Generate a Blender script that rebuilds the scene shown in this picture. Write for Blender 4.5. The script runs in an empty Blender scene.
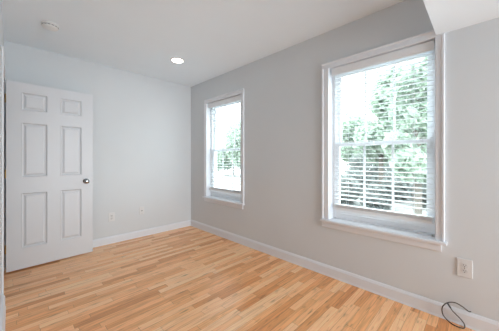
import bpy, bmesh, math, random
from mathutils import Vector, Matrix, noise

S = bpy.context.scene
COL = S.collection
random.seed(7)

# ------------------------------------------------------------------ camera, sky, lights, exposure
F_PX, YAW, CAM_H, HORIZON = 235.7, 0.79043, 1.167, 159.68
cam_data = bpy.data.cameras.new('camera')
cam_data.sensor_fit = 'HORIZONTAL'
cam_data.sensor_width = 36.0
cam_data.lens = 36.0 * F_PX / 499.0
cam_data.shift_y = (HORIZON - 165.5) / 499.0
cam_data.clip_start = 0.02
cam_data.clip_end = 200
cam = bpy.data.objects.new('camera', cam_data)
cam.location = (0, 0, CAM_H)
cam.rotation_euler = (math.pi / 2, 0, -YAW)
COL.objects.link(cam)
S.camera = cam

SKY_STRENGTH = 3.9
REAR_WATTS = 13.0
LAMP_STRENGTH = 8.0
world = bpy.data.worlds.new('overcast_sky')
S.world = world
world.use_nodes = True
bg = world.node_tree.nodes['Background']
bg.inputs['Color'].default_value = (0.83, 0.925, 1.0, 1)
# overcast sky: dimmer towards the horizon, brighter overhead
_n, _l = world.node_tree.nodes, world.node_tree.links
_tc = _n.new('ShaderNodeTexCoord')
_sp = _n.new('ShaderNodeSeparateXYZ')
_l.new(_tc.outputs['Generated'], _sp.inputs[0])
_mr = _n.new('ShaderNodeMapRange')
_mr.inputs['From Min'].default_value = 0.0
_mr.inputs['From Max'].default_value = 1.0
_mr.inputs['To Min'].default_value = 0.55 * SKY_STRENGTH
_mr.inputs['To Max'].default_value = 1.60 * SKY_STRENGTH
_l.new(_sp.outputs['Z'], _mr.inputs['Value'])
_l.new(_mr.outputs[0], bg.inputs['Strength'])


def area(name, loc, rot, sx, sy, watts, color=(1, 1, 1), portal=False):
    d = bpy.data.lights.new(name, 'AREA')
    d.shape = 'RECTANGLE'
    d.size, d.size_y = sx, sy
    d.energy = watts
    d.color = color
    o = bpy.data.objects.new(name, d)
    o.location = loc
    o.rotation_euler = rot
    COL.objects.link(o)
    if portal:
        d.cycles.is_portal = True
    return o


# added fill light on the closed rear wall, unseen behind the viewpoint
area('rear_fill_light', (1.55, -2.37, 1.05), (math.pi / 2, 0, 0), 0.84, 1.9, REAR_WATTS, (0.90, 0.96, 1.0)).data.spread = math.radians(84)
# sky portals in the window openings (they only guide the sky's own light)
area('sky_portal', (2.50, 0.678, 1.32), (0, math.pi / 2, 0), 1.55, 0.86, 1, portal=True)
area('sky_portal', (2.50, 2.80, 1.32), (0, math.pi / 2, 0), 1.55, 0.84, 1, portal=True)


S.view_settings.view_transform = 'Standard'
S.view_settings.look = 'None'
S.view_settings.gamma = 1.0
S.view_settings.use_curve_mapping = False
S.view_settings.exposure = 1.18
S.cycles.use_denoising = True
S.cycles.max_bounces = 16
S.cycles.diffuse_bounces = 10
S.cycles.transparent_max_bounces = 24
S.cycles.sample_clamp_indirect = 8.0

# ------------------------------------------------------------------ room measures (metres)
H = 2.46            # ceiling
XR = 2.247          # right wall face
YB = 3.689          # back wall face
XL = -0.055         # left wall face
YR = -2.40          # rear wall face
WT = 0.20           # wall thickness


# ------------------------------------------------------------------ helpers
def node_mat(name):
    m = bpy.data.materials.new(name)
    m.use_nodes = True
    nt = m.node_tree
    return m, nt, nt.nodes['Principled BSDF']


def paint(name, col, rough=0.5, bump=0.0, scale=300.0, spec=0.5, metal=0.0, var=0.0):
    m, nt, b = node_mat(name)
    b.inputs['Base Color'].default_value = (*col, 1)
    b.inputs['Roughness'].default_value = rough
    b.inputs['Metallic'].default_value = metal
    b.inputs['Specular IOR Level'].default_value = spec
    tc = nt.nodes.new('ShaderNodeTexCoord')
    if bump:
        n = nt.nodes.new('ShaderNodeTexNoise')
        n.inputs['Scale'].default_value = scale
        n.inputs['Detail'].default_value = 3
        nt.links.new(tc.outputs['Object'], n.inputs['Vector'])
        bp = nt.nodes.new('ShaderNodeBump')
        bp.inputs['Strength'].default_value = bump
        bp.inputs['Distance'].default_value = 0.002
        nt.links.new(n.outputs['Fac'], bp.inputs['Height'])
        nt.links.new(bp.outputs['Normal'], b.inputs['Normal'])
    if var:
        n2 = nt.nodes.new('ShaderNodeTexNoise')
        n2.inputs['Scale'].default_value = 2.3
        n2.inputs['Detail'].default_value = 4
        nt.links.new(tc.outputs['Object'], n2.inputs['Vector'])
        r = nt.nodes.new('ShaderNodeValToRGB')
        r.color_ramp.elements[0].position = 0.3
        r.color_ramp.elements[1].position = 0.7
        r.color_ramp.elements[0].color = (*[c * (1 - var) for c in col], 1)
        r.color_ramp.elements[1].color = (*[min(1, c * (1 + var)) for c in col], 1)
        nt.links.new(n2.outputs['Fac'], r.inputs['Fac'])
        nt.links.new(r.outputs['Color'], b.inputs['Base Color'])
    return m


M = {}
M['wall'] = paint('grey_wall_paint', (0.665, 0.694, 0.716), 0.6, 0.0, 180, 0.3, var=0.012)
M['ceiling'] = paint('white_ceiling_paint', (0.86, 0.935, 0.99), 0.8, 0.0, 160, 0.2, var=0.008)
M['trim'] = paint('white_trim_paint', (0.76, 0.785, 0.825), 0.35, 0.0, 60)
M['door'] = paint('white_door_paint', (0.68, 0.70, 0.735), 0.4, 0.0, 90)
M['vinyl'] = paint('white_vinyl', (0.88, 0.895, 0.92), 0.3, 0.02, 60)
M['plate'] = paint('white_plate_plastic', (0.72, 0.725, 0.73), 0.3, 0.02, 60)
M['jack'] = paint('plate_face_plastic', (0.66, 0.665, 0.67), 0.3, 0.02, 60)
M['slot'] = paint('dark_slot', (0.05, 0.05, 0.05), 0.6, 0.02, 60)
M['nickel'] = paint('satin_nickel', (0.33, 0.325, 0.32), 0.22, 0.02, 60, metal=1.0)
M['brass'] = paint('brass', (0.62, 0.40, 0.16), 0.35, 0.02, 60, metal=1.0)
M['cable'] = paint('black_cable_jacket', (0.035, 0.033, 0.03), 0.4, 0.05, 200)
M['detector'] = paint('detector_plastic', (0.80, 0.80, 0.79), 0.45, 0.02, 60)
M['pavement'] = paint('pale_pavement', (0.25, 0.25, 0.24), 0.9, 0.3, 20, 0.2, var=0.12)
M['bark'] = paint('grey_bark', (0.16, 0.14, 0.12), 0.9, 0.6, 30, 0.2, var=0.2)


def slat_mat():
    m, nt, b = node_mat('white_blind_slat')
    b.inputs['Base Color'].default_value = (0.83, 0.845, 0.865, 1)
    b.inputs['Roughness'].default_value = 0.4
    t = nt.nodes.new('ShaderNodeBsdfTranslucent')
    t.inputs['Color'].default_value = (0.88, 0.88, 0.88, 1)
    mx = nt.nodes.new('ShaderNodeMixShader')
    mx.inputs['Fac'].default_value = 0.03
    nt.links.new(b.outputs[0], mx.inputs[1])
    nt.links.new(t.outputs[0], mx.inputs[2])
    nt.links.new(mx.outputs[0], nt.nodes['Material Output'].inputs['Surface'])
    return m


M['slat'] = slat_mat()


def glass_mat():
    m = bpy.data.materials.new('window_glass')
    m.use_nodes = True
    nt = m.node_tree
    nt.nodes.remove(nt.nodes['Principled BSDF'])
    tr = nt.nodes.new('ShaderNodeBsdfTransparent')
    tr.inputs['Color'].default_value = (0.93, 0.96, 0.94, 1)
    gl = nt.nodes.new('ShaderNodeBsdfGlossy')
    gl.inputs['Roughness'].default_value = 0.02
    lw = nt.nodes.new('ShaderNodeLayerWeight')
    lw.inputs['Blend'].default_value = 0.5
    pw = nt.nodes.new('ShaderNodeMath')
    pw.operation = 'POWER'
    nt.links.new(lw.outputs['Facing'], pw.inputs[0])
    pw.inputs[1].default_value = 5.0
    fr = nt.nodes.new('ShaderNodeMath')
    fr.operation = 'MULTIPLY_ADD'
    nt.links.new(pw.outputs[0], fr.inputs[0])
    fr.inputs[1].default_value = 0.9
    fr.inputs[2].default_value = 0.04
    mx = nt.nodes.new('ShaderNodeMixShader')
    nt.links.new(fr.outputs[0], mx.inputs['Fac'])
    nt.links.new(tr.outputs[0], mx.inputs[1])
    nt.links.new(gl.outputs[0], mx.inputs[2])
    nt.links.new(mx.outputs[0], nt.nodes['Material Output'].inputs['Surface'])
    return m


M['glass'] = glass_mat()


def lamp_mat():
    m, nt, b = node_mat('lit_lens')
    b.inputs['Base Color'].default_value = (0.9, 0.9, 0.9, 1)
    b.inputs['Emission Color'].default_value = (1.0, 0.95, 0.87, 1)
    b.inputs['Emission Strength'].default_value = LAMP_STRENGTH
    return m


M['lens'] = lamp_mat()


def leaf_mat(name, c0, c1):
    m, nt, b = node_mat(name)
    tc = nt.nodes.new('ShaderNodeTexCoord')
    n = nt.nodes.new('ShaderNodeTexNoise')
    n.inputs['Scale'].default_value = 1.7
    n.inputs['Detail'].default_value = 5
    nt.links.new(tc.outputs['Object'], n.inputs['Vector'])
    r = nt.nodes.new('ShaderNodeValToRGB')
    r.color_ramp.elements[0].position = 0.35
    r.color_ramp.elements[1].position = 0.65
    r.color_ramp.elements[0].color = (*c0, 1)
    r.color_ramp.elements[1].color = (*c1, 1)
    nt.links.new(n.outputs['Fac'], r.inputs['Fac'])
    nt.links.new(r.outputs['Color'], b.inputs['Base Color'])
    b.inputs['Roughness'].default_value = 0.6
    t = nt.nodes.new('ShaderNodeBsdfTranslucent')
    nt.links.new(r.outputs['Color'], t.inputs['Color'])
    mx = nt.nodes.new('ShaderNodeMixShader')
    mx.inputs['Fac'].default_value = 0.5
    nt.links.new(b.outputs[0], mx.inputs[1])
    nt.links.new(t.outputs[0], mx.inputs[2])
    nt.links.new(mx.outputs[0], nt.nodes['Material Output'].inputs['Surface'])
    return m


M['leaf'] = leaf_mat('pale_green_leaves', (0.33, 0.40, 0.33), (0.50, 0.58, 0.48))
M['leaf_dark'] = leaf_mat('grey_green_leaves', (0.15, 0.165, 0.16), (0.28, 0.30, 0.28))


def floor_mat():
    m, nt, b = node_mat('oak_strip_floor')
    N, L = nt.nodes, nt.links

    def math_(op, a, c=None, clamp=False):
        n = N.new('ShaderNodeMath')
        n.operation = op
        n.use_clamp = clamp
        for i, v in enumerate((a, c)):
            if v is None:
                continue
            if isinstance(v, (int, float)):
                n.inputs[i].default_value = v
            else:
                L.new(v, n.inputs[i])
        return n.outputs[0]

    tc = N.new('ShaderNodeTexCoord')
    sp = N.new('ShaderNodeSeparateXYZ')
    L.new(tc.outputs['Object'], sp.inputs[0])
    W = 0.0572
    yr = math_('DIVIDE', sp.outputs['Y'], W)
    row = math_('FLOOR', yr)
    fy = math_('FRACT', yr)
    wn = N.new('ShaderNodeTexWhiteNoise')
    wn.noise_dimensions = '1D'
    L.new(row, wn.inputs['W'])
    off = math_('MULTIPLY', wn.outputs['Value'], 7.3)
    ln = math_('ADD', math_('MULTIPLY', wn.outputs['Value'], 0.35), 0.42)
    xr = math_('DIVIDE', math_('ADD', sp.outputs['X'], off), ln)
    brd = math_('FLOOR', xr)
    fx = math_('FRACT', xr)
    cb = N.new('ShaderNodeCombineXYZ')
    L.new(row, cb.inputs[0])
    L.new(brd, cb.inputs[1])
    wb = N.new('ShaderNodeTexWhiteNoise')
    wb.noise_dimensions = '2D'
    L.new(cb.outputs[0], wb.inputs['Vector'])
    # board tone
    ramp = N.new('ShaderNodeValToRGB')
    e = ramp.color_ramp
    e.elements[0].position, e.elements[0].color = 0.0, (0.70, 0.285, 0.10, 1)
    e.elements[1].position, e.elements[1].color = 1.0, (0.98, 0.61, 0.34, 1)
    for p, c in ((0.18, (0.83, 0.385, 0.155)), (0.45, (0.92, 0.475, 0.21)), (0.75, (0.97, 0.545, 0.275))):
        x = e.elements.new(p)
        x.color = (*c, 1)
    L.new(wb.outputs['Value'], ramp.inputs['Fac'])
    # grain: stretched noise, shifted per board
    mp = N.new('ShaderNodeMapping')
    mp.inputs['Scale'].default_value = (4.5, 90.0, 1.0)
    L.new(tc.outputs['Object'], mp.inputs['Vector'])
    va = N.new('ShaderNodeVectorMath')
    va.operation = 'ADD'
    L.new(mp.outputs[0], va.inputs[0])
    sc = N.new('ShaderNodeVectorMath')
    sc.operation = 'SCALE'
    sc.inputs['Scale'].default_value = 37.0
    L.new(wb.outputs['Color'], sc.inputs[0])
    L.new(sc.outputs[0], va.inputs[1])
    g = N.new('ShaderNodeTexNoise')
    g.inputs['Scale'].default_value = 1.0
    g.inputs['Detail'].default_value = 4
    g.inputs['Distortion'].default_value = 0.6
    L.new(va.outputs[0], g.inputs['Vector'])
    gm = N.new('ShaderNodeMapRange')
    gm.inputs['From Min'].default_value = 0.28
    gm.inputs['From Max'].default_value = 0.72
    gm.inputs['To Min'].default_value = 0.82
    gm.inputs['To Max'].default_value = 1.26
    L.new(g.outputs['Fac'], gm.inputs['Value'])
    # sparse darker mineral streaks / knots
    mp2 = N.new('ShaderNodeMapping')
    mp2.inputs['Scale'].default_value = (7.0, 40.0, 1.0)
    L.new(tc.outputs['Object'], mp2.inputs['Vector'])
    k = N.new('ShaderNodeTexNoise')
    k.inputs['Scale'].default_value = 1.0
    k.inputs['Detail'].default_value = 2
    L.new(mp2.outputs[0], k.inputs['Vector'])
    km = N.new('ShaderNodeMapRange')
    km.inputs['From Min'].default_value = 0.60
    km.inputs['From Max'].default_value = 0.78
    km.inputs['To Min'].default_value = 1.0
    km.inputs['To Max'].default_value = 0.50
    L.new(k.outputs['Fac'], km.inputs['Value'])
    # joints
    jy = math_('MINIMUM', fy, math_('SUBTRACT', 1.0, fy))
    jx = math_('MULTIPLY', math_('MINIMUM', fx, math_('SUBTRACT', 1.0, fx)), 9.0)
    j = math_('MINIMUM', jy, jx)
    jm = N.new('ShaderNodeMapRange')
    jm.inputs['From Min'].default_value = 0.0
    jm.inputs['From Max'].default_value = 0.035
    jm.inputs['To Min'].default_value = 0.5
    jm.inputs['To Max'].default_value = 1.0
    L.new(j, jm.inputs['Value'])
    f = math_('MULTIPLY', math_('MULTIPLY', gm.outputs[0], km.outputs[0]), jm.outputs[0])
    vm = N.new('ShaderNodeVectorMath')
    vm.operation = 'SCALE'
    L.new(ramp.outputs['Color'], vm.inputs[0])
    L.new(f, vm.inputs['Scale'])
    L.new(vm.outputs[0], b.inputs['Base Color'])
    b.inputs['Roughness'].default_value = 0.32
    b.inputs['Specular IOR Level'].default_value = 0.5
    b.inputs['Coat Weight'].default_value = 0.12
    b.inputs['Coat Roughness'].default_value = 0.28
    bp = N.new('ShaderNodeBump')
    bp.inputs['Strength'].default_value = 0.25
    bp.inputs['Distance'].default_value = 0.001
    L.new(jm.outputs[0], bp.inputs['Height'])
    L.new(bp.outputs['Normal'], b.inputs['Normal'])
    return m


M['floor'] = floor_mat()


def box(bm, x0, x1, y0, y1, z0, z1, bevel=0.0):
    x0, x1 = min(x0, x1), max(x0, x1)
    y0, y1 = min(y0, y1), max(y0, y1)
    z0, z1 = min(z0, z1), max(z0, z1)
    vs = [bm.verts.new(p) for p in ((x0, y0, z0), (x1, y0, z0), (x1, y1, z0), (x0, y1, z0),
                                    (x0, y0, z1), (x1, y0, z1), (x1, y1, z1), (x0, y1, z1))]
    fs = [bm.faces.new([vs[i] for i in q]) for q in
          ((3, 2, 1, 0), (4, 5, 6, 7), (0, 1, 5, 4), (1, 2, 6, 5), (2, 3, 7, 6), (3, 0, 4, 7))]
    if bevel:
        es = list({e for f in fs for e in f.edges})
        bmesh.ops.bevel(bm, geom=es, offset=bevel, segments=2, affect='EDGES', profile=0.5)


def prism(bm, pts, axis, a0, a1):
    """extrude a closed 2-D outline along an axis: pts are (p, q) in the two remaining axes, in x,y,z order"""
    def at(p, q, a):
        return {0: (a, p, q), 1: (p, a, q), 2: (p, q, a)}[axis]
    lo = [bm.verts.new(at(p, q, a0)) for p, q in pts]
    hi = [bm.verts.new(at(p, q, a1)) for p, q in pts]
    n = len(pts)
    bm.faces.new(lo[::-1])
    bm.faces.new(hi)
    for i in range(n):
        bm.faces.new((lo[i], lo[(i + 1) % n], hi[(i + 1) % n], hi[i]))


def lathe(bm, profile, center, axis='Z', seg=32):
    """profile: list of (radius, height) turned about an axis through center"""
    rings = []
    for r, h in profile:
        ring = []
        for i in range(seg):
            a = 2 * math.pi * i / seg
            u, v = r * math.cos(a), r * math.sin(a)
            p = {'Z': (u, v, h), 'Y': (u, h, v), 'X': (h, u, v)}[axis]
            ring.append(bm.verts.new(Vector(center) + Vector(p)))
        rings.append(ring)
    for a, c in zip(rings, rings[1:]):
        for i in range(seg):
            bm.faces.new((a[i], a[(i + 1) % seg], c[(i + 1) % seg], c[i]))
    bm.faces.new(rings[0][::-1])
    bm.faces.new(rings[-1])


def obj(name, bm, mat, parent=None, smooth=False, origin=None):
    bmesh.ops.recalc_face_normals(bm, faces=bm.faces[:])
    if origin is not None:
        bmesh.ops.translate(bm, verts=bm.verts[:], vec=-Vector(origin))
    me = bpy.data.meshes.new(name)
    bm.to_mesh(me)
    bm.free()
    me.materials.append(mat)
    if smooth:
        for p in me.polygons:
            p.use_smooth = True
        me.set_sharp_from_angle(angle=math.radians(40))
    o = bpy.data.objects.new(name, me)
    COL.objects.link(o)
    if origin is not None:
        o.location = origin
    if parent is not None:
        o.parent = parent
        if origin is None and parent.type == 'EMPTY':
            o.matrix_parent_inverse = Matrix.Translation(-parent.location)
        elif parent.type != 'EMPTY':
            o.matrix_parent_inverse = parent.matrix_world.inverted() if False else Matrix.Identity(4)
    return o


def tag(o, label, cat, group=None, kind=None):
    o['label'] = label
    o['category'] = cat
    if group:
        o['group'] = group
    if kind:
        o['kind'] = kind
    return o


def struct(o, label, cat):
    return tag(o, label, cat, kind='structure')


def thing(name, label, cat, loc=(0, 0, 0), group=None, kind=None):
    o = bpy.data.objects.new(name, None)
    o.location = loc
    o.empty_display_size = 0.1
    COL.objects.link(o)
    return tag(o, label, cat, group, kind)


# ------------------------------------------------------------------ the setting
W1 = (0.255, 1.100)      # near window opening in y
W2 = (2.390, 3.208)      # far window opening in y
WZ = (0.545, 2.085)      # both openings in z

bm = bmesh.new()
box(bm, XL - WT - 1.2, XR + WT, YR - WT, YB + WT, -0.08, 0.0)
struct(obj('floor', bm, M['floor']), 'honey oak strip floor running parallel to the door wall', 'floor')

bm = bmesh.new()
box(bm, XL - WT - 1.2, XR + WT, YR - WT, YB + WT, H, H + 0.1)
struct(obj('ceiling', bm, M['ceiling']), 'flat white ceiling with one round lit downlight', 'ceiling')

bm = bmesh.new()
box(bm, XL - 0.12, XR + WT, YB, YB + WT, 0, H)
struct(obj('wall_back', bm, M['wall']), 'light grey wall behind the open white door', 'wall')

bm = bmesh.new()
x0, x1 = XR, XR + WT
box(bm, x0, x1, YR - WT, W1[0], 0, H)
box(bm, x0, x1, W1[1], W2[0], 0, H)
box(bm, x0, x1, W2[1], YB, 0, H)
for w in (W1, W2):
    box(bm, x0, x1, w[0], w[1], 0, WZ[0])
    box(bm, x0, x1, w[0], w[1], WZ[1], H)
struct(obj('wall_right', bm, M['wall']), 'light grey wall with the two windows', 'wall')

DY0, DY1, DZ = 2.77, 3.570, 2.00      # doorway in the left wall
bm = bmesh.new()
box(bm, XL - 0.12, XL, YR - WT, DY0, 0, H)
box(bm, XL - 0.12, XL, DY0, DY1, DZ, H)
box(bm, XL - 0.12, XL, DY1, YB, 0, H)
struct(obj('wall_left', bm, M['wall']), 'light grey wall seen edge-on at the far left', 'wall')

# the unlit hallway the door opens from
bm = bmesh.new()
box(bm, XL - WT - 1.2, XL - WT - 1.1, YR - WT, YB + WT, 0, H)
box(bm, XL - 1.30, XL - 0.12, 1.9, 2.0, 0, H)
box(bm, XL - 1.30, XL - 0.12, YB, YB + WT, 0, H)
struct(obj('wall_hallway', bm, M['wall']), 'dim hallway wall beyond the doorway on the left', 'wall')

bm = bmesh.new()
box(bm, XL - 0.12, XR, YR - WT, YR, 0, H)
struct(obj('wall_rear', bm, M['wall']), 'grey wall behind the viewpoint', 'wall')

bm = bmesh.new()
box(bm, XL, XR, YR, 0.249, 2.10, H)
struct(obj('ceiling_soffit', bm, M['ceiling']), 'white boxed soffit dropping from the ceiling at upper right', 'soffit')


def base_profile(t=0.015, h=0.104):
    return [(0, 0), (t + 0.004, 0), (t + 0.004, 0.004), (t, 0.014), (t, h - 0.022), (t - 0.004, h - 0.012), (t - 0.008, h - 0.003), (0.003, h), (0, h)]


bm = bmesh.new()
prism(bm, [(XR - p, q) for p, q in base_profile()], 1, YR, YB)
struct(obj('baseboard_right', bm, M['trim']), 'white baseboard along the wall under the windows', 'baseboard')
bm = bmesh.new()
prism(bm, [(YB - p, q) for p, q in base_profile(h=0.098)], 0, XL, XR - 0.004)
struct(obj('baseboard_back', bm, M['trim']), 'white baseboard along the wall behind the door', 'baseboard')
bm = bmesh.new()
prism(bm, [(XL + p, q) for p, q in base_profile(0.021)], 1, YR, 2.69)
struct(obj('baseboard_left', bm, M['trim']), 'white baseboard at the lower left picture edge', 'baseboard')

# door casing on the left wall
bm = bmesh.new()
cx = XL + 0.012
box(bm, XL, cx, 2.692, DY0 - 0.004, 0, DZ + 0.066, 0.003)
box(bm, XL, cx, DY0 - 0.004, DY1 + 0.07, DZ + 0.004, DZ + 0.066, 0.003)
box(bm, XL, XL + 0.008, DY1 + 0.004, DY1 + 0.07, 0, DZ + 0.004, 0.002)
box(bm, XL - 0.12, XL + 0.004, DY1 - 0.012, DY1 + 0.004, 0, DZ)
box(bm, XL - 0.12, XL + 0.004, DY0 - 0.004, DY0 + 0.012, 0, DZ)
box(bm, XL - 0.12, XL + 0.004, DY0, DY1, DZ - 0.012, DZ + 0.004)
struct(obj('trim_1', bm, M['trim']), 'white door casing at the far left edge', 'door casing')


# ------------------------------------------------------------------ windows
def make_window(name, label, y0, y1, ry, ly):
    """ry / ly: widths of the right (small y) and left (large y) casing legs"""
    z0, z1 = 0.565, WZ[1]
    root = thing(name, label, 'window', (XR, (y0 + y1) / 2, z0), kind='structure')
    # casing, one moulded surround
    bm = bmesh.new()
    t = 0.016

    def leg(a, b):          # a = inner edge, b = outer edge
        s = 1 if b > a else -1
        w = abs(b - a)
        prof = [(XR, a), (XR - 0.011, a), (XR - 0.013, a + s * 0.004), (XR - 0.013, b - s * 0.019), (XR - 0.016, b - s * 0.017),
                (XR - 0.020, b - s * 0.011), (XR - 0.020, b - s * 0.003), (XR - 0.017, b), (XR, b)]
        prism(bm, prof, 2, z0, z1 + 0.001)
    leg(y0, y0 - ry)
    leg(y1, y1 + ly)
    a, b = z1, z1 + 0.058
    prof = [(XR, a), (XR - 0.011, a), (XR - 0.013, a + 0.004), (XR - 0.013, b - 0.019), (XR - 0.016, b - 0.017),
            (XR - 0.020, b - 0.011), (XR - 0.020, b - 0.003), (XR - 0.017, b), (XR, b)]
    prism(bm, prof, 1, y0 - ry, y1 + ly)
    obj('casing', bm, M['trim'], root)
    # stool (inner sill board) and apron
    bm = bmesh.new()
    box(bm, XR - 0.050, XR, y0 - ry - 0.015, y1 + ly + 0.004, 0.546, 0.566, 0.004)
    box(bm, XR - 0.004, XR + 0.10, y0, y1, 0.546, 0.566)
    obj('stool', bm, M['trim'], root)
    bm = bmesh.new()
    prism(bm, [(XR, 0.484), (XR - 0.010, 0.484), (XR - 0.014, 0.490), (XR - 0.014, 0.528), (XR - 0.018, 0.534), (XR - 0.018, 0.546), (XR, 0.546)],
          1, y0 - ry + 0.020, y1 + ly)
    obj('apron', bm, M['trim'], root)
    # jamb liner
    bm = bmesh.new()
    xa, xb = XR - 0.002, XR + WT + 0.01
    box(bm, xa, xb, y0 - 0.012, y0 + 0.001, 0.55, z1 + 0.012)
    box(bm, xa, xb, y1 - 0.001, y1 + 0.012, 0.55, z1 + 0.012)
    box(bm, xa, xb, y0, y1, z1 - 0.001, z1 + 0.012)
    obj('jamb', bm, M['trim'], root)
    # vinyl frame with its two tracks
    bm = bmesh.new()
    fa, fb = XR + 0.082, XR + 0.175
    for ya, yb, s in ((y0 + 0.001, y0 + 0.022, 1), (y1 - 0.022, y1 - 0.001, -1)):
        box(bm, fa, fb, ya, yb, 0.566, z1 - 0.001)
        inner = yb if s > 0 else ya
        for xt in (fa, XR + 0.125, fb - 0.006):
            box(bm, xt, xt + 0.006, inner, inner + s * 0.009, 0.566, z1 - 0.001)
    box(bm, fa, fb, y0 + 0.02, y1 - 0.02, z1 - 0.022, z1 - 0.001)
    box(bm, fa, fb, y0 + 0.02, y1 - 0.02, 0.548, 0.580)
    obj('frame', bm, M['vinyl'], root)

    def sash(nm, xa, xb, za, zb, bot, top):
        bm = bmesh.new()
        ya, yb, st = y0 + 0.024, y1 - 0.024, 0.042
        box(bm, xa, xb, ya, ya + st, za, zb, 0.003)
        box(bm, xa, xb, yb - st, yb, za, zb, 0.003)
        box(bm, xa, xb, ya + st - 0.004, yb - st + 0.004, za, za + bot, 0.003)
        box(bm, xa, xb, ya + st - 0.004, yb - st + 0.004, zb - top, zb, 0.003)
        s = obj(nm, bm, M['vinyl'], root)
        g0, g1 = ya + st, yb - st
        xm = (xa + xb) / 2
        bm = bmesh.new()
        box(bm, xm - 0.003, xm + 0.003, g0 - 0.006, g1 + 0.006, za + bot - 0.006, zb - top + 0.006)
        gp = obj('glass_pane', bm, M['glass'], s)
        gp.matrix_parent_inverse = Matrix.Translation(-root.location) if False else Matrix.Identity(4)
        for k in (1, 2):
            ym = g0 + (g1 - g0) * k / 3
            bm = bmesh.new()
            box(bm, xm - 0.010, xm - 0.004, ym - 0.009, ym + 0.009, za + bot, zb - top)
            obj('muntin', bm, M['vinyl'], s)
        return s, g0, g1, xa
    s, g0, g1, xa = sash('lower_sash', XR + 0.092, XR + 0.122, 0.582, 1.336, 0.102, 0.034)
    bm = bmesh.new()
    ym = (y0 + y1) / 2
    box(bm, xa - 0.010, xa + 0.002, y0 + 0.07, y1 - 0.07, 0.622, 0.630, 0.002)
    obj('sash_lift', bm, M['vinyl'], s)
    sash('upper_sash', XR + 0.132, XR + 0.162, 1.302, z1 - 0.022, 0.034, 0.045)
    return root


win1 = make_window('window_1', 'large white double-hung window at right, nearest, with its corner under the soffit', W1[0], W1[1], 0.056, 0.070)
win2 = make_window('window_2', 'white double-hung window near the far corner, smaller in view', W2[0], W2[1], 0.064, 0.050)


# ------------------------------------------------------------------ door
def make_door():
    root = thing('door_1', 'white six-panel door standing open against the back wall', 'door', (-0.040, 3.455, 0), kind='structure')
    X0, X1, Z0, Z1 = -0.038, 0.720, 0.015, 1.981
    YF, YK = 3.455, 3.490
    xs = [X0, 0.073, 0.287, 0.398, 0.606, X1]
    zs = [Z0, 0.226, 0.815, 0.980, 1.562, 1.690, 1.883, Z1]
    bm = bmesh.new()
    for yy, s in ((YF, 1), (YK, -1)):
        V = [[bm.verts.new((x, yy, z)) for z in zs] for x in xs]
        for i in range(5):
            for j in range(7):
                c = (V[i][j], V[i + 1][j], V[i + 1][j + 1], V[i][j + 1])
                if i in (1, 3) and j in (1, 3, 5):
                    # sticking slope down, flat, raised bevelled field
                    prev = list(c)
                    for ins, dep in ((0.003, -0.002), (0.016, 0.012), (0.022, 0.012), (0.040, 0.002), (0.044, 0.002)):
                        xa, xb = xs[i] + ins, xs[i + 1] - ins
                        za, zb = zs[j] + ins, zs[j + 1] - ins
                        y = yy + s * dep
                        ring = [bm.verts.new(p) for p in ((xa, y, za), (xb, y, za), (xb, y, zb), (xa, y, zb))]
                        for q in range(4):
                            bm.faces.new((prev[q], prev[(q + 1) % 4], ring[(q + 1) % 4], ring[q]))
                        prev = ring
                    bm.faces.new(prev)
                else:
                    bm.faces.new(c)
    def strip(pa, pb):
        for k in range(len(pa) - 1):
            va = [bm.verts.new(p) for p in (pa[k], pa[k + 1], pb[k + 1], pb[k])]
            bm.faces.new(va)
    strip([(X0, YF, z) for z in zs], [(X0, YK, z) for z in zs])
    strip([(X1, YF, z) for z in zs], [(X1, YK, z) for z in zs])
    strip([(x, YF, Z0) for x in xs], [(x, YK, Z0) for x in xs])
    strip([(x, YF, Z1) for x in xs], [(x, YK, Z1) for x in xs])
    bmesh.ops.remove_doubles(bm, verts=bm.verts[:], dist=1e-5)
    obj('leaf', bm, M['door'], root)
    # knob set on the face
    kx, kz = 0.648, 0.903
    bm = bmesh.new()
    lathe(bm, [(0.031, 0.0), (0.031, -0.004), (0.027, -0.008), (0.012, -0.010), (0.011, -0.028), (0.016, -0.034), (0.024, -0.040),
               (0.0275, -0.048), (0.0265, -0.056), (0.020, -0.062), (0.008, -0.064)], (kx, YF, kz), 'Y', 32)
    k = obj('door_knob', bm, M['nickel'], root, smooth=True)
    k['label'] = 'satin nickel round knob'
    bm = bmesh.new()
    box(bm, X1 - 0.001, X1 + 0.002, YF + 0.006, YK - 0.006, kz - 0.028, kz + 0.028)
    lp = obj('latch_plate', bm, M['nickel'], root)
    for z in (0.24, 1.02, 1.80):
        bm = bmesh.new()
        lathe(bm, [(0.005, -0.045), (0.005, 0.045)], (X0 - 0.005, YK + 0.004, z), 'Z', 16)
        box(bm, X0 - 0.002, X0 + 0.0005, YF + 0.001, YF + 0.030, z - 0.044, z + 0.044)
        hg = obj('hinge', bm, M['brass'], root, smooth=True)
        hg['label'] = 'brass hinge'
    root.rotation_euler.z = math.atan2(0.030, 0.762)
    return root


make_door()


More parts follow.
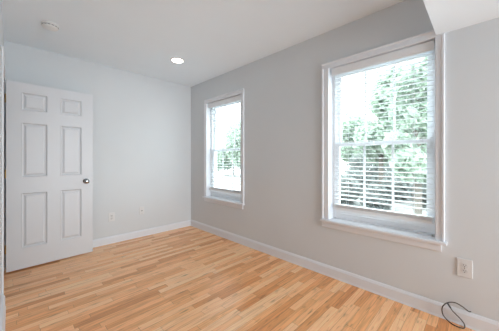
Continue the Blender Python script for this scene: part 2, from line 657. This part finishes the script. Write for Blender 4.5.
# ------------------------------------------------------------------ blinds
def make_blind(label, y0, y1):
    xc = XR + 0.048
    root = thing('window_blind', label, 'blind', (xc, (y0 + y1) / 2, 0.67), 'white slatted blinds in the windows')
    ya, yb = y0 + 0.018, y1 - 0.040
    bm = bmesh.new()
    prism(bm, [(XR + 0.014, 2.004), (XR + 0.014, 2.010), (XR + 0.010, 2.016), (XR + 0.010, 2.066), (XR + 0.014, 2.072), (XR + 0.014, 2.078),
               (XR + 0.022, 2.078), (XR + 0.022, 2.004)], 1, y0 + 0.008, y1 - 0.022)
    obj('valance', bm, M['slat'], root)
    bm = bmesh.new()
    box(bm, XR + 0.026, XR + 0.074, ya, yb, 2.030, 2.080)
    obj('headrail', bm, M['slat'], root)
    half = 0.0245
    tilt = math.radians(4.0)
    n = 31
    top, pitch = 1.984, 0.0402

    def slat_bm(z, tl):
        bm = bmesh.new()
        pts = []
        m = 6
        for i in range(m + 1):
            u = -half + 2 * half * i / m
            c = 0.0022 * (1 - (u / half) ** 2)
            pts.append((u, c + 0.0014))
        for i in range(m, -1, -1):
            u = -half + 2 * half * i / m
            c = 0.0022 * (1 - (u / half) ** 2)
            pts.append((u, c - 0.0014))
        ct, st = math.cos(tl), math.sin(tl)
        prism(bm, [(xc + u * ct - v * st, z + u * st + v * ct) for u, v in pts], 1, ya, yb)
        return bm
    for i in range(n):
        obj('slat', slat_bm(top - i * pitch, tilt), M['slat'], root)
    zl = top - (n - 1) * pitch
    for i in range(5):
        obj('slat', slat_bm(0.722 - i * 0.0048, 0), M['slat'], root)
    bm = bmesh.new()
    box(bm, xc - half, xc + half, ya, yb, 0.672, 0.698, 0.003)
    obj('bottom_rail', bm, M['slat'], root)
    for fr in (0.16, 0.84):
        y = ya + (yb - ya) * fr
        bm = bmesh.new()
        for x in (xc - half - 0.001, xc + half + 0.001):
            lathe(bm, [(0.0011, 0.69), (0.0011, 2.035)], (x, y, 0), 'Z', 8)
        obj('ladder_cord', bm, M['slat'], root)
    return root


make_blind('white horizontal slatted blind in the large near window', *W1)
make_blind('white horizontal slatted blind in the narrow far window', *W2)


# ------------------------------------------------------------------ ceiling fittings
def make_downlight():
    c = (1.522, 2.828, H)
    root = thing('recessed_downlight', 'round lit recessed downlight in the ceiling near the far corner', 'ceiling light', c)
    bm = bmesh.new()
    seg = 40
    prof = [(0.086, 0.0), (0.086, -0.004), (0.082, -0.007), (0.072, -0.006), (0.068, -0.002), (0.068, 0.0)]
    rings = [[bm.verts.new((c[0] + r * math.cos(2 * math.pi * i / seg), c[1] + r * math.sin(2 * math.pi * i / seg), H + h)) for i in range(seg)] for r, h in prof]
    for a, b in zip(rings, rings[1:]):
        for i in range(seg):
            bm.faces.new((a[i], a[(i + 1) % seg], b[(i + 1) % seg], b[i]))
    obj('trim_ring', bm, M['detector'], root, smooth=True)
    bm = bmesh.new()
    lathe(bm, [(0.068, -0.0005), (0.068, -0.003), (0.05, -0.0045), (0.02, -0.005)], c, 'Z', 40)
    obj('lens', bm, M['lens'], root, smooth=True)['label'] = 'glowing white lens'
    return root


make_downlight()


def make_detector():
    c = (0.262, 2.950, H)
    root = thing('smoke_detector', 'round white smoke detector on the ceiling above the door', 'smoke detector', c)
    bm = bmesh.new()
    lathe(bm, [(0.068, 0.0), (0.068, -0.008), (0.066, -0.010)], c, 'Z', 40)
    obj('mounting_base', bm, M['detector'], root, smooth=True)
    bm = bmesh.new()
    lathe(bm, [(0.056, -0.009), (0.062, -0.0135), (0.063, -0.024), (0.058, -0.031), (0.046, -0.036), (0.020, -0.038)], c, 'Z', 40)
    obj('cover', bm, M['detector'], root, smooth=True)
    bm = bmesh.new()
    for k in range(14):
        a = 2 * math.pi * k / 14
        p = bmesh.ops.create_cube(bm, size=1.0)['verts']
        bmesh.ops.scale(bm, vec=(0.003, 0.018, 0.005), verts=p)
        bmesh.ops.rotate(bm, cent=(0, 0, 0), matrix=Matrix.Rotation(a, 3, 'Z'), verts=p)
        bmesh.ops.translate(bm, vec=(c[0] + 0.0622 * math.cos(a), c[1] + 0.0622 * math.sin(a), H - 0.0195), verts=p)
    obj('vent_slots', bm, M['slot'], root)
    return root


make_detector()


# ------------------------------------------------------------------ wall plates
def make_outlet(label, place, w=0.076, h=0.122, duplex=True, name='wall_outlet', cat='outlet'):
    """built facing -Y at the origin, then placed on its wall"""
    loc = place.to_translation()
    root = thing(name, label, cat, loc)
    bm = bmesh.new()
    box(bm, -w / 2, w / 2, -0.006, 0.0, -h / 2, h / 2, 0.0022)
    bm.transform(place)
    obj('cover_plate', bm, M['plate'], root)
    if duplex:
        for s in (1, -1):
            bm = bmesh.new()
            pts = []
            for i in range(24):
                a = 2 * math.pi * i / 24
                pts.append((0.017 * math.cos(a), max(-0.0135, min(0.0135, 0.0175 * math.sin(a))) + s * 0.0195))
            prism(bm, pts, 1, -0.0082, -0.004)
            bm.transform(place)
            r = obj('receptacle', bm, M['jack'], root)
            bm = bmesh.new()
            for x, hh in ((-0.0065, 0.0085), (0.0065, 0.0065)):
                box(bm, x - 0.0012, x + 0.0012, -0.0086, -0.006, s * 0.0195 + 0.003 - hh / 2, s * 0.0195 + 0.003 + hh / 2)
            lathe(bm, [(0.0026, -0.0086), (0.0026, -0.006)], (0, 0, s * 0.0195 - 0.008), 'Y', 12)
            bm.transform(place)
            obj('slots', bm, M['slot'], r)
        bm = bmesh.new()
        lathe(bm, [(0.0032, -0.005), (0.0032, -0.0068), (0.002, -0.0074)], (0, 0, 0), 'Y', 16)
        bm.transform(place)
        obj('screw', bm, M['nickel'], root, smooth=True)
    else:
        bm = bmesh.new()
        box(bm, -0.011, 0.011, -0.010, -0.004, -0.012, 0.014, 0.001)
        bm.transform(place)
        r = obj('jack', bm, M['jack'], root)
        bm = bmesh.new()
        box(bm, -0.006, 0.006, -0.0104, -0.007, -0.005, 0.007)
        bm.transform(place)
        obj('socket', bm, M['slot'], r)
        for s in (1, -1):
            bm = bmesh.new()
            lathe(bm, [(0.0032, -0.005), (0.0032, -0.0068), (0.002, -0.0074)], (0, 0, s * 0.042), 'Y', 16)
            bm.transform(place)
            obj('screw', bm, M['nickel'], root, smooth=True)
    return root


on_back = lambda x, z: Matrix.Translation((x, YB, z))
on_right = lambda y, z: Matrix.Translation((XR, y, z)) @ Matrix.Rotation(-math.pi / 2, 4, 'Z')
make_outlet('white duplex outlet on the back wall just right of the door', on_back(0.985, 0.366))
make_outlet('small white jack plate on the back wall between outlet and corner', on_back(1.395, 0.392), 0.070, 0.114, False, 'jack_plate', 'wall plate')
make_outlet('white duplex outlet on the window wall below the large window, above the cable', on_right(0.091, 0.404), 0.080, 0.128)


# ------------------------------------------------------------------ coax cable
def tube(bm, pts, r, seg=10, sub=10):
    P = [Vector(p) for p in pts]
    out = []
    for i in range(len(P) - 1):
        p0, p1, p2, p3 = P[max(i - 1, 0)], P[i], P[i + 1], P[min(i + 2, len(P) - 1)]
        for k in range(sub):
            t = k / sub
            out.append(0.5 * ((2 * p1) + (p2 - p0) * t + (2 * p0 - 5 * p1 + 4 * p2 - p3) * t * t + (3 * p1 - p0 - 3 * p2 + p3) * t ** 3))
    out.append(P[-1])
    rings = []
    up = Vector((1, 0, 0))
    for i, p in enumerate(out):
        d = (out[min(i + 1, len(out) - 1)] - out[max(i - 1, 0)]).normalized()
        s = d.cross(up).normalized()
        up = s.cross(d).normalized()
        rings.append([bm.verts.new(p + r * (math.cos(2 * math.pi * k / seg) * s + math.sin(2 * math.pi * k / seg) * up)) for k in range(seg)])
    for a, b in zip(rings, rings[1:]):
        for k in range(seg):
            bm.faces.new((a[k], a[(k + 1) % seg], b[(k + 1) % seg], b[k]))
    bm.faces.new(rings[0][::-1])
    bm.faces.new(rings[-1])


cr = thing('coax_cable', 'black coiled cable looping from the baseboard onto the floor under the outlet', 'cable', (2.21, 0.13, 0))
bm = bmesh.new()
path = [(2.247, 0.060, 0.111), (2.235, 0.064, 0.113), (2.217, 0.075, 0.124), (2.205, 0.104, 0.147), (2.202, 0.142, 0.158), (2.204, 0.181, 0.139), (2.208, 0.210, 0.091),
        (2.208, 0.204, 0.036), (2.200, 0.164, 0.006), (2.185, 0.128, 0.0042), (2.195, 0.094, 0.0042), (2.212, 0.090, 0.020),
        (2.215, 0.107, 0.046), (2.211, 0.140, 0.078), (2.209, 0.155, 0.093), (2.208, 0.170, 0.118)]
tube(bm, path, 0.0034)
obj('cord', bm, M['cable'], cr, smooth=True)
bm = bmesh.new()
a, b = Vector((2.208, 0.165, 0.110)), Vector((2.2075, 0.182, 0.137))
tube(bm, [a, a.lerp(b, .5), b], 0.0058, 12, 3)
obj('connector', bm, M['cable'], cr, smooth=True)


# ------------------------------------------------------------------ outside
GZ = -0.9
bm = bmesh.new()
box(bm, XR + WT + 0.02, 60, -50, 70, GZ - 0.2, GZ)
struct(obj('ground_outside', bm, M['pavement']), 'pale bright pavement seen below through the large window', 'ground')


def blobs_foliage(blobs, n, size, rnd):
    bm = bmesh.new()
    tot = sum(b[3] ** 2 for b in blobs)
    for bx, by, bz, br in blobs:
        for _ in range(int(n * br * br / tot)):
            d = Vector((rnd.gauss(0, 1), rnd.gauss(0, 1), rnd.gauss(0, 1))).normalized()
            p = Vector((bx, by, bz)) + d * br * (0.55 + 0.5 * rnd.random() ** 0.6)
            if p.z < 0.05:
                continue
            s = size * (0.6 + 0.8 * rnd.random())
            q = Vector((rnd.gauss(0, 1), rnd.gauss(0, 1), rnd.gauss(0, 1))).normalized()
            u = q.orthogonal().normalized()
            v = q.cross(u)
            w = 0.45
            vs = [bm.verts.new(p + c) for c in (-u * s, (v * w - q * 0.12) * s, u * s, (-v * w - q * 0.12) * s)]
            bm.faces.new(vs)
    return bm


def make_tree(label, x, y, h, spread, seed, leaf='leaf', n=8500, size=0.22, group=None):
    rnd = random.Random(seed)
    root = thing('tree', label, 'tree', (x, y, GZ), group)
    blobs = []
    for k in range(11):
        a = rnd.random() * 6.283
        r = spread * 0.62 * math.sqrt(rnd.random())
        z = h * (0.30 + 0.58 * rnd.random())
        blobs.append((r * math.cos(a), r * math.sin(a), z, spread * (0.38 + 0.25 * rnd.random())))
    f = obj('foliage', blobs_foliage(blobs, n, size, rnd), M[leaf])
    f.parent = root
    bm = bmesh.new()
    tube(bm, [(0, 0, 0), (0.06, 0.02, h * 0.3), (-0.02, 0.05, h * 0.55), (0.04, 0, h * 0.85)], 0.13, 10, 6)
    for k in range(5):
        z = h * (0.3 + 0.09 * k)
        bx, by, bz, _ = blobs[k]
        tube(bm, [(0.02, 0.02, z), (bx * 0.5, by * 0.5, (z + bz) / 2 + 0.2), (bx, by, bz)], 0.05, 8, 4)
    t = obj('trunk', bm, M['bark'], smooth=True)
    t.parent = root
    return root


def make_shrub(label, x, y, h, spread, seed, leaf='leaf_dark'):
    rnd = random.Random(seed)
    root = thing('shrub', label, 'shrub', (x, y, GZ), 'dark low shrubs beyond the pavement')
    blobs = [((rnd.random() - .5) * spread, (rnd.random() - .5) * spread, h * (0.35 + 0.3 * rnd.random()), h * (0.4 + 0.15 * rnd.random())) for _ in range(5)]
    f = obj('foliage', blobs_foliage(blobs, 1800, 0.14, rnd), M[leaf])
    f.parent = root
    bm = bmesh.new()
    for k in range(4):
        bx, by, bz, _ = blobs[k]
        tube(bm, [(0.02 * k, 0, 0), (bx * 0.5, by * 0.5, bz * 0.6), (bx, by, bz)], 0.025, 6, 4)
    t = obj('stem', bm, M['bark'], smooth=True)
    t.parent = root
    return root


def aim(px, dist):
    """ground point seen at horizontal angle of a picture column, at a distance"""
    X = (px - 249.5) / F_PX
    u, v = -math.sin(YAW) * X + math.cos(YAW), math.cos(YAW) * X + math.sin(YAW)
    k = math.hypot(u, v)
    return v / k * dist, u / k * dist


for i, (px, dist, h, sp, lf, lab) in enumerate((
        (418, 10.5, 6.0, 1.1, 'leaf', 'pale green tree nearest the large window, at its right side'),
        (381, 16.4, 8.6, 1.6, 'leaf', 'pale green tree left of centre in the large window'),
        (400, 21.5, 10.0, 2.1, 'leaf', 'tall pale green tree rising behind the nearer two'),
        (444, 16.6, 9.6, 1.6, 'leaf', 'pale green tree partly hidden by the right casing of the large window'),
        (355, 27.0, 6.8, 2.1, 'leaf', 'low far tree at the left side of the large window, under open sky'),
        (233, 30.0, 6.6, 2.9, 'leaf', 'pale tree faint behind the blind of the far window'))):
    x, y = aim(px, dist)
    make_tree(lab, x, y, h, sp, 40 + i, lf)
for i, (px, dist, h, sp, lab) in enumerate((
        (347, 12.2, 1.1, 0.8, 'dark grey-green shrub low at the left of the large window'),
        (358, 15.2, 1.25, 0.75, 'dark grey-green shrub second from the left in the large window'),
        (378, 11.2, 0.95, 0.7, 'dark grey-green shrub third from the left in the large window'),
        (395, 14.0, 1.2, 0.5, 'grey-green shrub left of the nearest tree trunk in the large window'),
        (430, 12.6, 1.2, 0.7, 'grey-green shrub at the right side of the large window'),
        (367, 20.0, 2.4, 1.2, 'taller far shrub behind the low shrubs at the left of the large window'),
        (398, 26.5, 2.6, 1.2, 'far tall shrub near the middle of the large window, behind the nearer trees'))):
    x, y = aim(px, dist)
    make_shrub(lab, x, y, h, sp, 80 + i)
